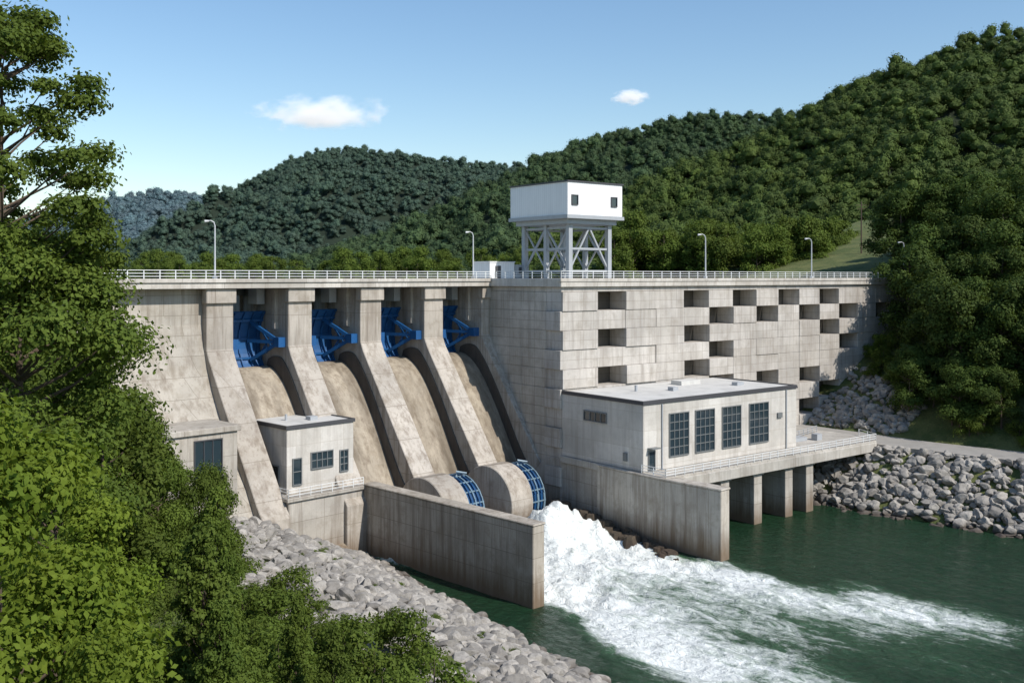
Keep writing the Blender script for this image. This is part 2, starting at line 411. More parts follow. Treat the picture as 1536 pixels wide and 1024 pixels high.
window(mb,'x',.9,1.9,8.3,10.6,-15.2,1,1)
mb.obj('windows',[M_CLAD,M_GLASS,M_MULL],ph,F2)
mb=MB()
mb.tube([(28,-15.32,8.2),(28,-15.32,16.3)],[.09,.09],6,0);mb.tube([(3.2,-15.32,8.2),(3.2,-15.32,16.3)],[.09,.09],6,0)
mb.box(26,27,-15.42,-15.2,12.6,13.3,1);mb.box(.7,2.2,-16.1,-15.2,11.0,11.12,1);mb.box(-.25,0,-12.5,-11.9,9.2,10.2,1)
mb.obj('wall_fittings',[M_STEEL,M_MULL],ph,F2)
mb=MB();mb.prism_z([(-.3,-19),(30,-19),(44,-19.2),(46,-15),(46,0),(-.3,0)],7.3,8.18);mb.box(-.3,44,-19.25,-18.9,6.6,7.9)
mb.obj('deck',[concrete('deck_concrete',base=(.5,.465,.4),jw=6,jh=20)],ph,F2,.05)
mb=MB()
for s in (5.5,11,17.5,24,28.6):
    mb.box(s-.8,s+.8,-18.7,-11.5,-3,7.29);mb.box(s-1.1,s+1.1,-18.8,-11.4,6.3,7.28)
mb.box(0,38,-9,0,-3,7.28)
mb.obj('deck_piers',[M_CON],ph,F2,.05)
mb=MB();mb.rail([(-.1,-15,8.18),(-.1,-19,8.18),(44,-19.1,8.18),(46,-15,8.18)],1.0,1.6,.08)
mb.obj('deck_railing',[M_WHITE],ph,F2)
mb=MB();mb.box(33,36,-13,-11,8.2,8.7);mb.box(37,38.2,-14,-13,8.2,9.1);mb.rail([(31,-12,8.18),(44,-9,8.18)],1,1.6,.08)
mb.obj('deck_equipment',[M_STEEL],ph,F2)

# ------------------------------------------------------------ CONTROL HOUSE + platform
ch=empty('control_house')
mb=MB();mb.box(60.2,69.2,95.4,106,7.9,15.1);mb.obj('walls',[M_BLD],ch,F1,.05)
mb=MB();mb.box(60.05,69.35,95.25,106,15.1,15.3,1);mb.box(60.05,69.35,95.25,95.5,15.3,15.5,1);mb.box(60.05,60.3,95.5,106,15.3,15.5,1);mb.box(69.1,69.35,95.5,106,15.3,15.5,1)
mb.box(60.35,69.05,95.55,106,15.302,15.38,0);mb.tube([(63,100,15.3),(63,100,16.1)],[.15,.15],8,2);mb.box(65,66,98,99,15.38,15.8,2)
mb.obj('roof',[M_ROOF,M_TRIM,M_STEEL],ch,F1)
mb=MB()
window(mb,'x',61.0,62.0,8.9,11.7,95.4,1,2)
window(mb,'x',63.4,66.2,10.4,12.1,95.4,4,2)
window(mb,'x',67.3,68.3,9.6,11.9,95.4,2,3)
window(mb,'y',100.6,102.8,9.6,12.3,60.2,2,2);window(mb,'y',97,98.3,8.1,10.8,60.2,1,1)
mb.obj('windows',[M_CLAD,M_GLASS,M_MULL],ch,F1)
mb=MB();mb.box(59.3,69.28,93.6,106,-3,7.88);mb.box(59.0,69.28,93.3,106,7.5,7.895)
mb.box(59.24,59.4,96.2,98.8,1.5,6.6,1);
mb.box(46,54.5,96,106,3,15.6);mb.box(45.7,54.8,95.7,106,15.6,16.2)
mb.box(54.5,59.2,97.5,106,3,9.5)
mb.obj('platform',[M_CON,M_DARK],ch,F1,.05)
mb=MB();window(mb,'x',49.6,52.6,10.8,14.9,96,3,1);mb.obj('lower_window',[M_CLAD,M_GLASS,M_TRIM],ch,F1)
mb=MB();mb.rail([(59.2,106,7.9),(59.2,93.5,7.9),(69.2,93.5,7.9)],1.0,1.4,.07);mb.obj('railing',[M_WHITE],ch,F1)

# ------------------------------------------------------------ HOIST TOWER
tw=empty('hoist_tower')
x0,x1,y0,y1=4.6,15.2,4.0,17.0
mb=MB();mb.box(x0,x1,y0,y1,40.7,45.3);mb.obj('cabin_walls',[M_CLAD],tw,F2,.03)
mb=MB();mb.box(x0-.15,x1+.15,y0-.15,y1+.15,45.3,45.5,0);mb.box(x0-.2,x1+.2,y0-.2,y1+.2,40.2,40.7,1);mb.box(x0+.6,x1-.6,y0+.6,y1-.6,39.5,40.2,1)
mb.obj('cabin_trim',[M_TRIM,M_STEEL],tw,F2)
mb=MB();window(mb,'x',5.4,6.4,42.2,43.4,y0,1,1);window(mb,'x',13,14,42.2,43.4,y0,1,1);mb.obj('windows',[M_CLAD,M_GLASS,M_TRIM],tw,F2)
mb=MB();xa,xb,ya,yb=6.2,13.8,5.5,15.5
for x in (xa,xb):
    for y in (ya,yb): mb.box(x-.35,x+.35,y-.35,y+.35,31.76,39.5)
ym=10.5
for x in (xa,xb): mb.box(x-.3,x+.3,ym-.3,ym+.3,31.76,39.5)
for z in (32.8,36.0,39.0):
    for y in (ya,yb): mb.beam((xa,y,z),(xb,y,z),.3)
    for x in (xa,xb): mb.beam((x,ya,z),(x,yb,z),.3)
for z0_,z1_ in ((32.9,39.1),):
    for y in (ya,yb):
        mb.beam((xa,y,z0_),((xa+xb)/2,y,z1_),.24);mb.beam((xb,y,z0_),((xa+xb)/2,y,z1_),.24)
    for x in (xa,xb):
        mb.beam((x,ya,z0_),(x,ym,z1_),.24);mb.beam((x,yb,z0_),(x,ym,z1_),.24)
        mb.beam((x,ya,z1_),(x,ym,z0_),.2);mb.beam((x,yb,z1_),(x,ym,z0_),.2)
mb.obj('frame',[M_STEEL],tw,F2)
mb=MB();mb.box(0,4.6,16,20,31.76,34.1,0);mb.box(-.1,4.7,15.9,20.1,34.1,34.25,0);mb.box(4.8,7.4,16,20,31.76,33.8,1);mb.box(1,2,15.9,16,31.8,33.6,2);mb.box(5.4,6.6,15.92,16,32.4,33.4,2)
mb.obj('crest_equipment_house',[M_CLAD,M_STEEL,M_TRIM],None,F2,.03)

def lamp(fr,p,arm):
    mb=MB();h=6.6
    mb.tube([(0,0,0),(0,0,h-.5),(arm[0]*.15,arm[1]*.15,h-.1),(arm[0]*.6,arm[1]*.6,h+.1),(arm[0],arm[1],h+.05)],[.11,.08,.07,.06,.06],8)
    mb.box(-.2,.2,-.2,.2,0,.3)
    mb.tube([(arm[0]*.9,arm[1]*.9,h+.05),(arm[0]*1.5,arm[1]*1.5,h)],[.1,.15],8)
    mb.obj('street_lamp',[M_LAMP],None,fr@Matrix.Translation(p))
lamp(F1,(56.9,105.3,31.76),(-.7,.3));lamp(F1,(97.4,105.3,31.76),(-.7,.3))
for s in (29.5,56.3,84.9): lamp(F2,(s,.6,31.76),(-.8,.3))
for x,y in ((91,222),(80,228)):
    mb=MB();mb.tube([(0,0,0),(0,0,12)],[.18,.13],8);mb.beam((-1.2,0,11.2),(1.2,0,11.2),.15);mb.beam((-.9,0,10.4),(.9,0,10.4),.12);mb.obj('utility_pole',[M_BARK],None,Matrix.Translation((x,y,ground_z(x,y)-.2)))

# ------------------------------------------------------------ vegetation meshes
def tree_mesh(name,seed,H,cr,cz0,nl,nleaf,leaf,lr,mats,shape='round',flat=.75,trunk=True,tr=.25,coh=.7,core=None):
    rg=np.random.default_rng(seed); rd=random.Random(seed)
    lobes=[]
    for i in range(nl):
        v=(i+.5)/nl if shape=='cone' else rd.random()**.8
        if shape=='cone': pr=(1-v)**.8+.06
        else: pr=math.sqrt(max(0,1-(2*v-.85)**2/1.4))
        an=i*2.4+rd.random(); r=cr*pr*(.35+.65*math.sqrt(rd.random()))
        lobes.append((r*math.cos(an),r*math.sin(an),cz0+v*(H-cz0-lr*.5),lr*rd.uniform(.6,1.3)*(1 if shape!='cone' else .5+.6*(1-v))))
    mb=MB()
    if trunk:
        bend=[rd.uniform(-.3,.3) for _ in range(4)]
        tp=[(bend[0]*.3*k/5*H*.15,bend[1]*.3*k/5*H*.15,H*.9*k/5) for k in range(6)]
        mb.tube(tp,[tr*(1-.17*k) for k in range(6)],7,0)
        for (x,y,z,r) in lobes:
            zb=max(.15*H,z-.5*math.hypot(x,y)-.4)
            k=min(zb/(H*.9),1)
            s0=(tp[-1][0]*k,tp[-1][1]*k,zb)
            mid=((s0[0]+x)/2+rd.uniform(-.2,.2),(s0[1]+y)/2+rd.uniform(-.2,.2),(zb+z)/2-.1*r)
            mb.tube([s0,mid,(x,y,z)],[tr*.26,tr*.16,tr*.05],5,0)
    if core:
        bm=bmesh.new();bmesh.ops.create_icosphere(bm,subdivisions=1,radius=1);cv=[v.co.copy() for v in bm.verts];cf=[tuple(v.index for v in f.verts) for f in bm.faces];bm.free()
        for (x,y,z,r) in lobes:
            mb.add([(x+p.x*r*core,y+p.y*r*core,z+p.z*r*core*flat) for p in cv],cf,1)
    nb=len(mb.v)
    lb=np.array(lobes);w=lb[:,3]**2;w/=w.sum()
    idx=rg.choice(nl,nleaf,p=w);c=lb[idx]
    d=rg.normal(size=(nleaf,3));d/=np.linalg.norm(d,axis=1)[:,None]
    d[:,2]=np.where((d[:,2]<-.3)&(rg.random(nleaf)<.6),-d[:,2],d[:,2])
    rad=c[:,3]*((.35+.7*rg.random(nleaf)**.6) if not core else (.7+.35*rg.random(nleaf)))
    rough=1+.25*np.sin(d[:,0]*7+c[:,0]*3)*np.sin(d[:,1]*6+c[:,1]*5)+.15*rg.normal(size=nleaf)
    Pp=c[:,:3]+d*(rad*rough)[:,None]*np.array([1,1,flat])
    nrm=d*coh+rg.normal(size=(nleaf,3))*.45+np.array([0,0,.3]);nrm/=np.linalg.norm(nrm,axis=1)[:,None]
    t=np.cross(nrm,rg.normal(size=(nleaf,3)));t/=np.linalg.norm(t,axis=1)[:,None];bt=np.cross(nrm,t)
    l=leaf*rg.uniform(.6,1.3,nleaf)[:,None]
    Q=np.stack([Pp-t*l*.5,Pp+bt*l*.3-t*l*.05,Pp+t*l*.5,Pp-bt*l*.3-t*l*.05],1).reshape(-1,3)
    allv=np.concatenate([np.array(mb.v).reshape(-1,3),Q]) if nb else Q
    me=bpy.data.meshes.new(name)
    fs=mb.f+[tuple(r) for r in (np.arange(nleaf*4).reshape(-1,4)+nb).tolist()]
    me.from_pydata(allv.tolist(),[],fs)
    for mt in mats: me.materials.append(mt)
    me.polygons.foreach_set('material_index',mb.m+[1]*nleaf)
    return me
def source_col(name,meshes):
    c=bpy.data.collections.new(name)
    for i,me in enumerate(meshes):
        o=bpy.data.objects.new('%s_%02d'%(name,i),me);c.objects.link(o)
    return c
def scatter(name,pts,scl,rot,col,nvar):
    me=bpy.data.meshes.new(name);me.from_pydata([tuple(p) for p in pts],[],[])
    n=len(pts)
    a=me.attributes.new('scl','FLOAT_VECTOR','POINT');a.data.foreach_set('vector',np.array(scl,dtype=np.float32).ravel())
    a=me.attributes.new('rot','FLOAT_VECTOR','POINT');a.data.foreach_set('vector',np.array(rot,dtype=np.float32).ravel())
    a=me.attributes.new('idx','INT','POINT');a.data.foreach_set('value',[random.randrange(nvar) for _ in range(n)])
    o=bpy.data.objects.new(name,me);COL.objects.link(o)
    ng=bpy.data.node_groups.new(name,'GeometryNodeTree')
    ng.interface.new_socket('Geometry',in_out='INPUT',socket_type='NodeSocketGeometry');ng.interface.new_socket('Geometry',in_out='OUTPUT',socket_type='NodeSocketGeometry')
    gi=ng.nodes.new('NodeGroupInput');go=ng.nodes.new('NodeGroupOutput')
    ip=ng.nodes.new('GeometryNodeInstanceOnPoints');ci=ng.nodes.new('GeometryNodeCollectionInfo')
    ci.inputs['Collection'].default_value=col;ci.inputs['Separate Children'].default_value=True;ci.inputs['Reset Children'].default_value=True
    def na(t,nm):
        x=ng.nodes.new('GeometryNodeInputNamedAttribute');x.data_type=t;x.inputs['Name'].default_value=nm
        return next(s for s in x.outputs if s.enabled and s.name=='Attribute')
    lk=ng.links.new
    lk(gi.outputs[0],ip.inputs['Points']);lk(ci.outputs[0],ip.inputs['Instance']);ip.inputs['Pick Instance'].default_value=True
    lk(na('INT','idx'),ip.inputs['Instance Index']);lk(na('FLOAT_VECTOR','rot'),ip.inputs['Rotation']);lk(na('FLOAT_VECTOR','scl'),ip.inputs['Scale'])
    lk(ip.outputs[0],go.inputs[0])
    md=o.modifiers.new('scatter','NODES');md.node_group=ng
    return o
LF_far3=foliage('leaf_hill_far',(.095,.155,.175),(.12,.185,.195),0,.02)  # air haze painted into the leaf colour as pale blue
LF_far2=foliage('leaf_hill_mid',(.048,.086,.066),(.078,.122,.08),0,.05)  # leaf colour shifted bluish to stand in for distance haze
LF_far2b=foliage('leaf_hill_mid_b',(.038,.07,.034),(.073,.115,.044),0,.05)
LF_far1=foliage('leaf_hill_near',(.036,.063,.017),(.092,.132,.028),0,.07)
LF_shore=foliage('leaf_shore',(.06,.1,.018),(.13,.18,.03),.2)
LF_right=foliage('leaf_right_bank',(.036,.066,.014),(.085,.126,.025),.2)
LF_left=foliage('leaf_left_bank',(.06,.1,.018),(.13,.18,.03),.3)
LF_bright=foliage('leaf_bright',(.085,.14,.016),(.18,.235,.03),.35)
def crowns(nm,mat):
    return source_col(nm,[tree_mesh(nm+'_m%d'%i,10+i,8.5,2.5,2.4,7,900,.55,2.1,[M_BARK,mat],trunk=False,coh=1.6,core=.78) for i in range(4)])
C3=crowns('hilltree_far',LF_far3);C2=crowns('hilltree_mid',LF_far2);C2b=crowns('hilltree_midb',LF_far2b);C1=crowns('hilltree_near',LF_far1)

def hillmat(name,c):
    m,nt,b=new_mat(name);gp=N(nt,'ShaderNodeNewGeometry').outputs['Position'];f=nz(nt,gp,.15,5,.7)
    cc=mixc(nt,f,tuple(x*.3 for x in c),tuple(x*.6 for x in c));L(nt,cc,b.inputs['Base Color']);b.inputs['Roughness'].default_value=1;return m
def interp(pts,t):
    k=t*(len(pts)-1);i=min(int(k),len(pts)-2);f=k-i
    return [pts[i][j]*(1-f)+pts[i+1][j]*f for j in range(3)]
def smoothpts(pts,n=80):
    a=np.array([interp(pts,i/(n-1)) for i in range(n)])
    for _ in range(6): a[1:-1]=(a[:-2]+a[1:-1]*2+a[2:])/4
    return a
def make_hill(name,ridge,base,mat,col,spacing,size,seed,rough=10,fname='forest',ex=1.0):
    NU,NV=100,50;R=smoothpts(ridge,NU);B=smoothpts(base,NU)
    def surf(u,v):
        k=u*(NU-1);i=min(int(k),NU-2);f=k-i
        r=R[i]*(1-f)+R[i+1]*f;bb=B[i]*(1-f)+B[i+1]*f
        if v<=1:
            p=bb*(1-v)+r*v;z=bb[2]+(r[2]-bb[2])*v**ex
        else:
            p=r+(r-bb)*(v-1);z=r[2]-(r[2]-bb[2])*((v-1)*1.3)**1.5
        s=.006 if size>1.4 else .011
        amp=rough*math.sin(min(v,1)*math.pi)
        z+=amp*(noise.fractal(Vector((p[0]*s+seed,p[1]*s,0)),1,2,4)*1.6-.25)+ (1.5*noise.noise(Vector((p[0]*.03,p[1]*.03,seed))) )
        return (p[0],p[1],z)
    vs=[surf(i/(NU-1),1.5*j/(NV-1)) for j in range(NV) for i in range(NU)]
    fs=[(j*NU+i,j*NU+i+1,(j+1)*NU+i+1,(j+1)*NU+i) for j in range(NV-1) for i in range(NU-1)]
    me=bpy.data.meshes.new(name);me.from_pydata(vs,[],fs);me.polygons.foreach_set('use_smooth',[True]*len(fs));me.materials.append(mat)
    o=bpy.data.objects.new(name,me);COL.objects.link(o)
    W=sum(np.linalg.norm(R[i+1]-R[i]) for i in range(NU-1));D=np.mean(np.linalg.norm(R-B,axis=1))
    nu=int(W/spacing);nv=int(D*1.08/spacing);pts=[];sc=[];ro=[];rd=random.Random(seed)
    for j in range(nv):
        for i in range(nu):
            p=surf(min(1,max(0,(i+rd.random())/nu)),1.08*(j+rd.random())/nv)
            s=size*rd.uniform(.65,1.3)
            if rd.random()<.1: s*=1.3
            pts.append((p[0],p[1],p[2]-s*3));sc.append((s,s,s*rd.uniform(.85,1.25)));ro.append((0,0,rd.uniform(0,6.28)))
    scatter(fname,pts,sc,ro,col,4)
def P(px,py,d,dz=0): return ((px-768)*d/1493,d,32+(415-py)*d/1493+dz)
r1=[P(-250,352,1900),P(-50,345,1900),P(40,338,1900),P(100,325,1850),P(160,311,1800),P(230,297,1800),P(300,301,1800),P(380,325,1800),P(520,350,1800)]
make_hill('hill',r1,[(x*.7,1250,20) for x,_,_ in r1],hillmat('hill_far_ground',(.06,.1,.1)),C3,15,2.3,1,18)  # slope colour carries the painted haze tint too
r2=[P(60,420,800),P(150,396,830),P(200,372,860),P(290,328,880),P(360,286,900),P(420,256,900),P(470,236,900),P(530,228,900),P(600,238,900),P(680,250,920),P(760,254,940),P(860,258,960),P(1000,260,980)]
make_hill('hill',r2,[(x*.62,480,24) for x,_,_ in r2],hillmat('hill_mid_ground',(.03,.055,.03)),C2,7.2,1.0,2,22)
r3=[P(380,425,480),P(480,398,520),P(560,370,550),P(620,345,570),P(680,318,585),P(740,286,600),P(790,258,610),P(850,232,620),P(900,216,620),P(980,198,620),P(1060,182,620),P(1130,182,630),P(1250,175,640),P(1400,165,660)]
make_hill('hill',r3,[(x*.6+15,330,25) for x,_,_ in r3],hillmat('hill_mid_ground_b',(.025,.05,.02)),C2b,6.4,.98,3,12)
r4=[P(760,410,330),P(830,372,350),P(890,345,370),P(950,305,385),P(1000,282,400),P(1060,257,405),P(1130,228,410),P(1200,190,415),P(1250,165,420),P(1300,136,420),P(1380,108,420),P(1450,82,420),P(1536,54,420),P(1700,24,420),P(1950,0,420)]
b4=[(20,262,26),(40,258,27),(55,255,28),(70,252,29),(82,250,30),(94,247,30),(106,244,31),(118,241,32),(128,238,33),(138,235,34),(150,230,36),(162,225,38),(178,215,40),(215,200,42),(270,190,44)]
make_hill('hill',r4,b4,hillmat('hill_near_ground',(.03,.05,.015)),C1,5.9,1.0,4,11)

BL=[tree_mesh('broadleaf_%d'%i,30+i,13,4.0,2.2,24,9000,.4,1.6,[M_BARK,LF_shore],coh=1.0,core=.5) for i in range(4)]
CB=source_col('broadleaf_src',BL)
BR=[tree_mesh('broadleafr_%d'%i,40+i,13,4.0,2.2,20,9000,.4,1.6,[M_BARK,LF_right],coh=1.2,core=.5) for i in range(4)]
CBR=source_col('broadleaf_right_src',BR)
def put_mass(lst,s0=.8,s1=1.2,seed=1):
    rd=random.Random(seed);pts=[];sc=[];ro=[]
    for (x,y,k) in lst:
        s=k*rd.uniform(s0,s1);pts.append((x,y,ground_z(x,y,False)-.3));sc.append((s,s,s*rd.uniform(.9,1.15)));ro.append((rd.uniform(-.05,.05),rd.uniform(-.05,.05),rd.uniform(0,6.28)))
    return pts,sc,ro
rd=random.Random(8);pts=[];sc=[];ro=[]
for i in range(120):
    right=i<62
    px=rd.uniform(915,1275) if right else rd.uniform(150,900);d=rd.uniform(228,262) if right else rd.uniform(300,360)
    s=rd.uniform(1.05,1.55) if right else rd.uniform(.9,1.4)
    pts.append(((px-768)*d/1493,d,26.5 if right else 23.5));sc.append((s*.85,s*.85,s));ro.append((0,0,rd.uniform(0,6.28)))
scatter('shoreline_trees',pts,sc,ro,CB,4)
lst=[]
for i in range(330):
    s=rd.uniform(55,125);q=rd.uniform(-14,75)
    if q<3.5 and s<92: continue
    if s<68 and q<15: continue
    x,y=fromF2(s+.17*max(q-22,0),q)
    if hR(x,y)<21.5: continue
    lst.append((x,y,.95 if s>62 else .6))
scatter('right_bank_woods',*put_mass(lst,.6,1.35,4),CBR,4)
SH=[tree_mesh('shrub_%d'%i,60+i,2.6,1.6,.3,12,2400,.2,.7,[M_BARK,LF_left],tr=.06,coh=1.0) for i in range(3)]
CS=source_col('shrub_src',SH)
lst=[]
for i in range(900):
    y=rd.uniform(12,104);x=rd.uniform(-75,6);h=hL(x,y);a,u=toF1(x,y)
    lim=21 if u>70 else 19.5
    if h<lim+4*noise.noise(Vector((x*.15,y*.15,3))): continue
    if math.hypot(x,y)<14: continue
    if a>42 and u>90: continue
    lst.append((x,y,rd.uniform(.6,1.3)))
for i in range(160):
    s=rd.uniform(53,80);q=rd.uniform(2,70);x,y=fromF2(s+.17*max(q-22,0),q)
    if hR(x,y)>20.5 and not(s<64 and q<14): lst.append((x,y,1.1))
for i in range(34):
    u=rd.uniform(50,95);h=rd.uniform(5,18);x,y=fromF1(68-.19*(93-u)-h,u)
    if not(68-.19*(93-u)-h>55 and u>88): lst.append((x,y,rd.uniform(.2,.5)))
scatter('undergrowth',*put_mass(lst,seed=9),CS,3)
def inst(name,me,x,y,s=1,rz=0,sz=None):
    o=bpy.data.objects.new(name,me);COL.objects.link(o);o.location=(x,y,ground_z(x,y)-.2);o.scale=(s,s,sz or s);o.rotation_euler=(0,0,rz);return o
BIG=tree_mesh('big_broadleaf',101,18.5,4.2,5,60,56000,.22,1.3,[M_BARK,LF_left],tr=.35,coh=.9)
inst('broadleaf_tree',BIG,-19.6,40,1,.4)
TALL=tree_mesh('tall_broadleaf',102,28,4.7,12,95,56000,.22,.95,[M_BARK,LF_left],tr=.26,flat=.6,coh=.9)
inst('broadleaf_tree',TALL,-21.6,42,1,2.1)
MID=[tree_mesh('mid_broadleaf_%d'%i,110+i,12,3.6,2,36,19000,.3,1.35,[M_BARK,LF_left],coh=1.0) for i in range(2)]
for k,(x,y,s,sz) in enumerate([(-35,75,1.25,1.25),(-38,88,1.3,1.3),(-32,71,1.1,1.1),(-24.8,60,1.05,1.05),(-43,82,1.35,1.35),(-30,64,1.05,1.05),(-47,96,1.3,1.3),(-27,52,1.1,1.1),(-53,100,1.5,1.5),(-34,60,1.2,1.2),(-42,70,1.4,1.4),
      (-28,80,.7,.7),(-20.5,68,.5,.8),(-32.5,86,.9,.9),(-23.5,66,.6,.75)]):
    o=inst('broadleaf_tree',MID[k%2],x,y,s,k*1.7,sz)
FG=tree_mesh('bright_tree',120,11,2.2,1.5,46,40000,.15,.75,[M_BARK,LF_bright],tr=.15,coh=.8)
inst('broadleaf_tree',FG,-9.0,17.5,1.0,0,1.12);inst('broadleaf_tree',FG,-12.4,27,.95,2);inst('broadleaf_tree',FG,-6.4,15.2,.6,4,.85)
CN=tree_mesh('cone_shrub',130,9,2.0,.5,70,30000,.15,.58,[M_BARK,LF_left],shape='cone',tr=.12,coh=.9)
for x,y,s,sz,rz in ((-10.0,32,.95,1.12,0),(-13.4,45,.85,1.15,1),(-6.4,36,.66,.85,2),(-8.8,30,.7,.9,4),(-1.4,28,.5,.6,3),(-4.6,28,.55,.74,1),(-10.5,25,.75,.9,2.2),(.8,31,.45,.5,5),(-5.4,24,.55,.75,.5),(-8.2,38,.6,.9,3),(-2.2,22,.45,.86,1),(-3.8,22.5,.5,.98,3)):
    inst('leafy_shrub',CN,x,y,s,rz,sz)

# ------------------------------------------------------------ rocks
RK=rockmat('riprap_rock',(.2,.185,.165),(.42,.39,.345))
def rock(seed):
    bm=bmesh.new();bmesh.ops.create_icosphere(bm,subdivisions=3,radius=.5)
    rd=random.Random(seed);pl=[(Vector((rd.gauss(0,1),rd.gauss(0,1),rd.gauss(0,1))).normalized(),rd.uniform(.28,.42)) for _ in range(11)]
    for v in bm.verts:
        for n_,d_ in pl:
            k=v.co.dot(n_)-d_
            if k>0: v.co-=n_*k
        v.co*=1+.1*noise.noise(v.co*4+Vector((seed,0,0)))
        v.co.z*=.8
    me=bpy.data.meshes.new('rock%d'%seed);bm.to_mesh(me);bm.free();me.materials.append(RK);return me
CR=source_col('rock_src',[rock(i+1) for i in range(6)])
def rocks(name,gen,n,s0,s1,seed):
    rd=random.Random(seed);pts=[];sc=[];ro=[]
    for i in range(n):
        g_=gen(rd)
        if not g_: continue
        x,y=g_;s=s0+(s1-s0)*rd.random()**2.2
        pts.append((x,y,ground_z(x,y,False)+s*.12));sc.append((s*rd.uniform(.9,1.4),s*rd.uniform(.8,1.2),s*rd.uniform(.7,1.1)));ro.append((rd.uniform(-.5,.5),rd.uniform(-.5,.5),rd.uniform(0,6.28)))
    scatter(name,pts,sc,ro,CR,6)
def gl(rd):
    u=rd.uniform(34,104);h=rd.uniform(-2.5,24);a=68-.19*(93-u)-h
    if a>58.8 and u>93: return None
    if a>68.9 and u>66: return None
    if a>45 and u>95.5: return None
    return fromF1(a,u)
rocks('riprap_rocks',gl,5600,.55,1.9,1)
def gr(rd):
    q=rd.uniform(4,85);h=rd.uniform(-2.5,10.2);return fromF2(34+.17*max(q-22,0)+h,q)
rocks('riprap_rocks',gr,2400,.8,2.1,2)
def gr2(rd):
    q=rd.uniform(.5,17);s=rd.uniform(54,69-q*.35);return fromF2(s,q)
rocks('riprap_rocks',gr2,420,.9,2.0,3)

# ------------------------------------------------------------ water
def sstep(a,b,x):
    t=min(1,max(0,(x-a)/(b-a)));return t*t*(3-2*t)
NA=np.arange(52,150.1,.4);NUu=list(np.arange(8,98.1,.4))
vs=[];foam=[]
for u in NUu:
    for a in NA:
        ds=90-u
        n1=noise.fractal(Vector((a*.16,u*.07,0)),1,2,4);n2=noise.noise(Vector((a*.5,u*.28,5)))
        z=.05*n2+.03*noise.noise(Vector((a*1.3,u*1.1,1)))
        aw=a+3.5*n1
        lo=70.5 if u>66.4 else 70.5-.36*(66.4-u)
        hi=95 if u>62 else 95+.22*(62-u)
        inside=sstep(lo-2,lo+3,aw)*(1-sstep(hi-3-.03*ds,hi+2,aw))
        fade=1-sstep(35,68,ds+9*n1)
        band=.5+.55*math.exp(-((aw-(91+.05*ds))/5.5)**2)+.6*math.exp(-((aw-(75-.16*ds))/7.5)**2)
        band=max(0,min(1,band)) if ds>18 else 1
        fm=inside*(fade*band*.97+ (1-sstep(8,30,ds))*.8)
        bo=math.exp(-((u-82.0)/5.2)**2)*inside*(.55+.5*math.exp(-((a-90.5)/4.6)**2))
        z+=bo*(3.3+2.0*n1+1.5*n2+.7*noise.noise(Vector((a*1.2,u*1.2,3)))+.3*noise.noise(Vector((a*2.6,u*2.6,6))))
        tb=max(0,min(1,fm))*(.45*n2+.5*n1+.35*noise.noise(Vector((a*1.6,u*.9,9))))*(1.6 if ds<28 else .7)
        z+=tb
        if u>89: z=z*.6
        x,y=fromF1(a,u);vs.append((x,y,z));foam.append(min(1,max(0,fm+.9*bo)))
na=len(NA)
fs=[(j*na+i,j*na+i+1,(j+1)*na+i+1,(j+1)*na+i) for j in range(len(NUu)-1) for i in range(na-1)]
me=bpy.data.meshes.new('river_water')
def quad(a0,a1,u0,u1):
    k=len(vs)
    for a,u in ((a0,u0),(a1,u0),(a1,u1),(a0,u1)): x,y=fromF1(a,u);vs.append((x,y,0));foam.append(0)
    fs.append((k,k+1,k+2,k+3))
quad(NA[-1],400,-200,98);quad(30,NA[-1],-200,8);quad(30,52,8,98)
me.from_pydata(vs,[],fs);me.polygons.foreach_set('use_smooth',[True]*len(fs))
at=me.attributes.new('foam','FLOAT','POINT');at.data.foreach_set('value',foam)
m,nt,b=new_mat('river_water')
gp=N(nt,'ShaderNodeNewGeometry').outputs['Position']
mp=N(nt,'ShaderNodeMapping');L(nt,gp,mp.inputs[0]);mp.inputs['Rotation'].default_value=(0,0,math.radians(-45));q=mp.outputs[0]
fa=N(nt,'ShaderNodeAttribute',attribute_name='foam').outputs['Fac']
s1=nz(nt,q,1,8,.68,1.2,(.5,.18,.5));s2=nz(nt,q,1,6,.7,.8,(2.2,1.0,1))
ad=N(nt,'ShaderNodeMath',operation='MULTIPLY_ADD');L(nt,s2,ad.inputs[0]);ad.inputs[1].default_value=.5;L(nt,s1,ad.inputs[2])
th=N(nt,'ShaderNodeMath',operation='MULTIPLY_ADD');L(nt,fa,th.inputs[0]);th.inputs[1].default_value=.62;L(nt,ad.outputs[0],th.inputs[2])
fmk=mrange(nt,th.outputs[0],.95,1.3)
fm2=N(nt,'ShaderNodeMath',operation='MULTIPLY');L(nt,fmk,fm2.inputs[0]);L(nt,mrange(nt,fa,0.02,.3),fm2.inputs[1])
base=mixc(nt,nz(nt,gp,.06,3,.5),(.008,.03,.014),(.02,.052,.024))
base=mixc(nt,mrange(nt,fa,.05,.8,0,.9),base,(.09,.18,.1))
col=mixc(nt,fm2.outputs[0],base,(.8,.83,.8))
L(nt,col,b.inputs['Base Color']);L(nt,mrange(nt,fm2.outputs[0],0,1,.12,.7),b.inputs['Roughness'])
b.inputs['IOR'].default_value=1.3
w1=nz(nt,q,1,6,.65,.5,(1.1,.7,1))
bump(nt,b,w1,1.0,.7)
me.materials.append(m);wo=bpy.data.objects.new('river_water',me);COL.objects.link(wo)
mb=MB()
pts=[fromF1(5,113),fromF1(100,113),fromF2(20,-12),fromF2(98,-10),(220,330),(500,2300),(-1600,2300),(-600,300)]
mb.add([(x,y,26.0) for x,y in pts],[tuple(range(len(pts)))])
m,nt,b=new_mat('reservoir_water');b.inputs['Base Color'].default_value=(.02,.06,.04,1);b.inputs['Roughness'].default_value=.1
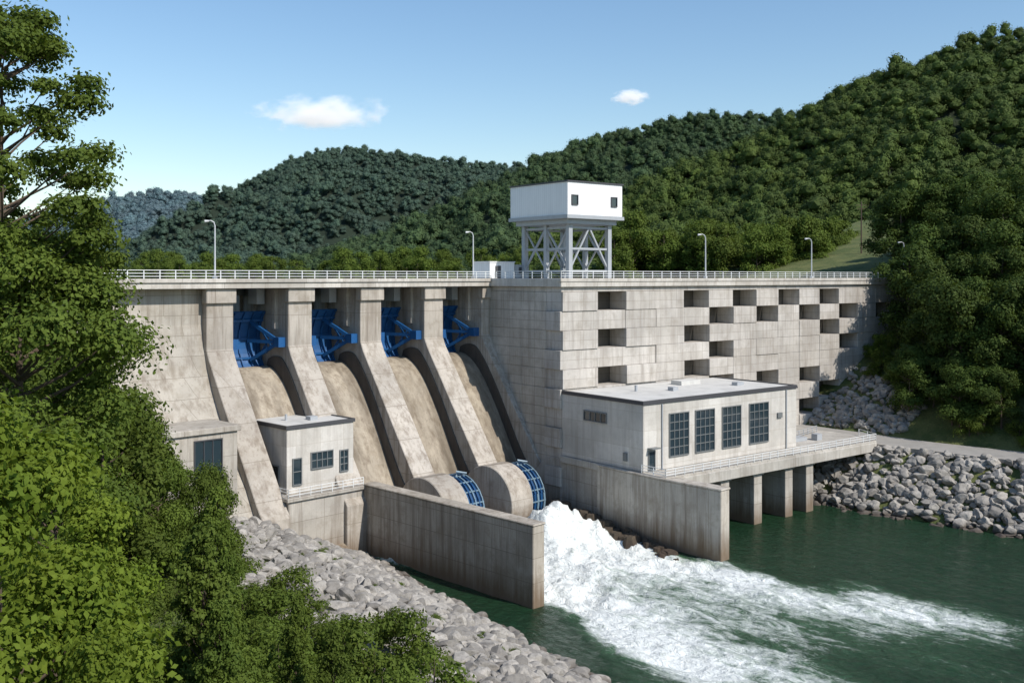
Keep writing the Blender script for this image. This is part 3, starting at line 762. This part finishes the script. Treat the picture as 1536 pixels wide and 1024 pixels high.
gp=N(nt,'ShaderNodeNewGeometry').outputs['Position'];bump(nt,b,nz(nt,gp,.8,4),.3,.2)
mb.obj('reservoir_water',[m])

# ------------------------------------------------------------ clouds (volumes)
def cloud(px,py,w,h,seed):
    d=2600
    bm=bmesh.new();bmesh.ops.create_icosphere(bm,subdivisions=3,radius=1)
    me=bpy.data.meshes.new('cloud');bm.to_mesh(me);bm.free()
    o=bpy.data.objects.new('cloud',me);COL.objects.link(o)
    o.location=P(px,py,d);o.scale=(w*d/1493/2,55,h*d/1493/2)
    m=bpy.data.materials.new('cloud_%d'%seed);m.use_nodes=True;nt=m.node_tree;nt.nodes.remove(nt.nodes['Principled BSDF'])
    tc=N(nt,'ShaderNodeTexCoord').outputs['Object']
    ln=N(nt,'ShaderNodeVectorMath',operation='LENGTH');L(nt,tc,ln.inputs[0])
    mp=N(nt,'ShaderNodeMapping');L(nt,tc,mp.inputs[0]);mp.inputs['Scale'].default_value=(w/h*.55,1,1);mp.inputs['Location'].default_value=(seed*3.1,0,0)
    n_=N(nt,'ShaderNodeTexNoise');L(nt,mp.outputs[0],n_.inputs['Vector']);n_.inputs['Scale'].default_value=1.9;n_.inputs['Detail'].default_value=6;n_.inputs['Roughness'].default_value=.6
    a=N(nt,'ShaderNodeMath',operation='SUBTRACT');L(nt,n_.outputs['Fac'],a.inputs[0]);L(nt,mrange(nt,ln.outputs['Value'],0,1,.1,.68),a.inputs[1])
    dn=mrange(nt,a.outputs[0],0,.3,0,.05)
    v=N(nt,'ShaderNodeVolumePrincipled');v.inputs['Color'].default_value=(1,1,1,1);v.inputs['Anisotropy'].default_value=.0
    L(nt,dn,v.inputs['Density'])
    em=N(nt,'ShaderNodeMath',operation='MULTIPLY');L(nt,dn,em.inputs[0]);em.inputs[1].default_value=.45;L(nt,em.outputs[0],v.inputs['Emission Strength'])  # added glow standing in for sunlight scattered inside the cloud
    L(nt,v.outputs[0],nt.nodes['Material Output'].inputs['Volume']);me.materials.append(m)
cloud(482,170,250,74,1);cloud(946,146,76,32,2)

# ------------------------------------------------------------ light, sky, camera
Sd=Vector((.80,-.60,0)).normalized();el=math.radians(43)
S=Vector((Sd.x*math.cos(el),Sd.y*math.cos(el),math.sin(el)))
sun=bpy.data.lights.new('sun','SUN');sun.energy=5;sun.angle=math.radians(.5);sun.color=(1,.94,.86)
so=bpy.data.objects.new('sun',sun);COL.objects.link(so);so.rotation_euler=(-S).to_track_quat('-Z','Y').to_euler()
w=bpy.data.worlds.new('World');SC.world=w;w.use_nodes=True;nt=w.node_tree
sk=nt.nodes.new('ShaderNodeTexSky');sk.sky_type='NISHITA';sk.sun_disc=False;sk.sun_elevation=el;sk.sun_rotation=math.atan2(Sd.x,Sd.y)
sk.air_density=1.2;sk.dust_density=.3;sk.ozone_density=2.5;sk.altitude=200
hsv=nt.nodes.new('ShaderNodeHueSaturation');hsv.inputs['Saturation'].default_value=1.1
nt.links.new(sk.outputs[0],hsv.inputs['Color']);nt.links.new(hsv.outputs[0],nt.nodes['Background'].inputs[0]);nt.nodes['Background'].inputs[1].default_value=.148
cam=bpy.data.cameras.new('camera');cam.lens=35;cam.sensor_width=36;cam.shift_y=-97/1536;cam.clip_end=20000;cam.clip_start=.5
co=bpy.data.objects.new('camera',cam);COL.objects.link(co);co.location=(0,0,32);co.rotation_euler=(math.radians(90),0,0);SC.camera=co
SC.view_settings.view_transform='Standard';SC.view_settings.look='None';SC.view_settings.exposure=0
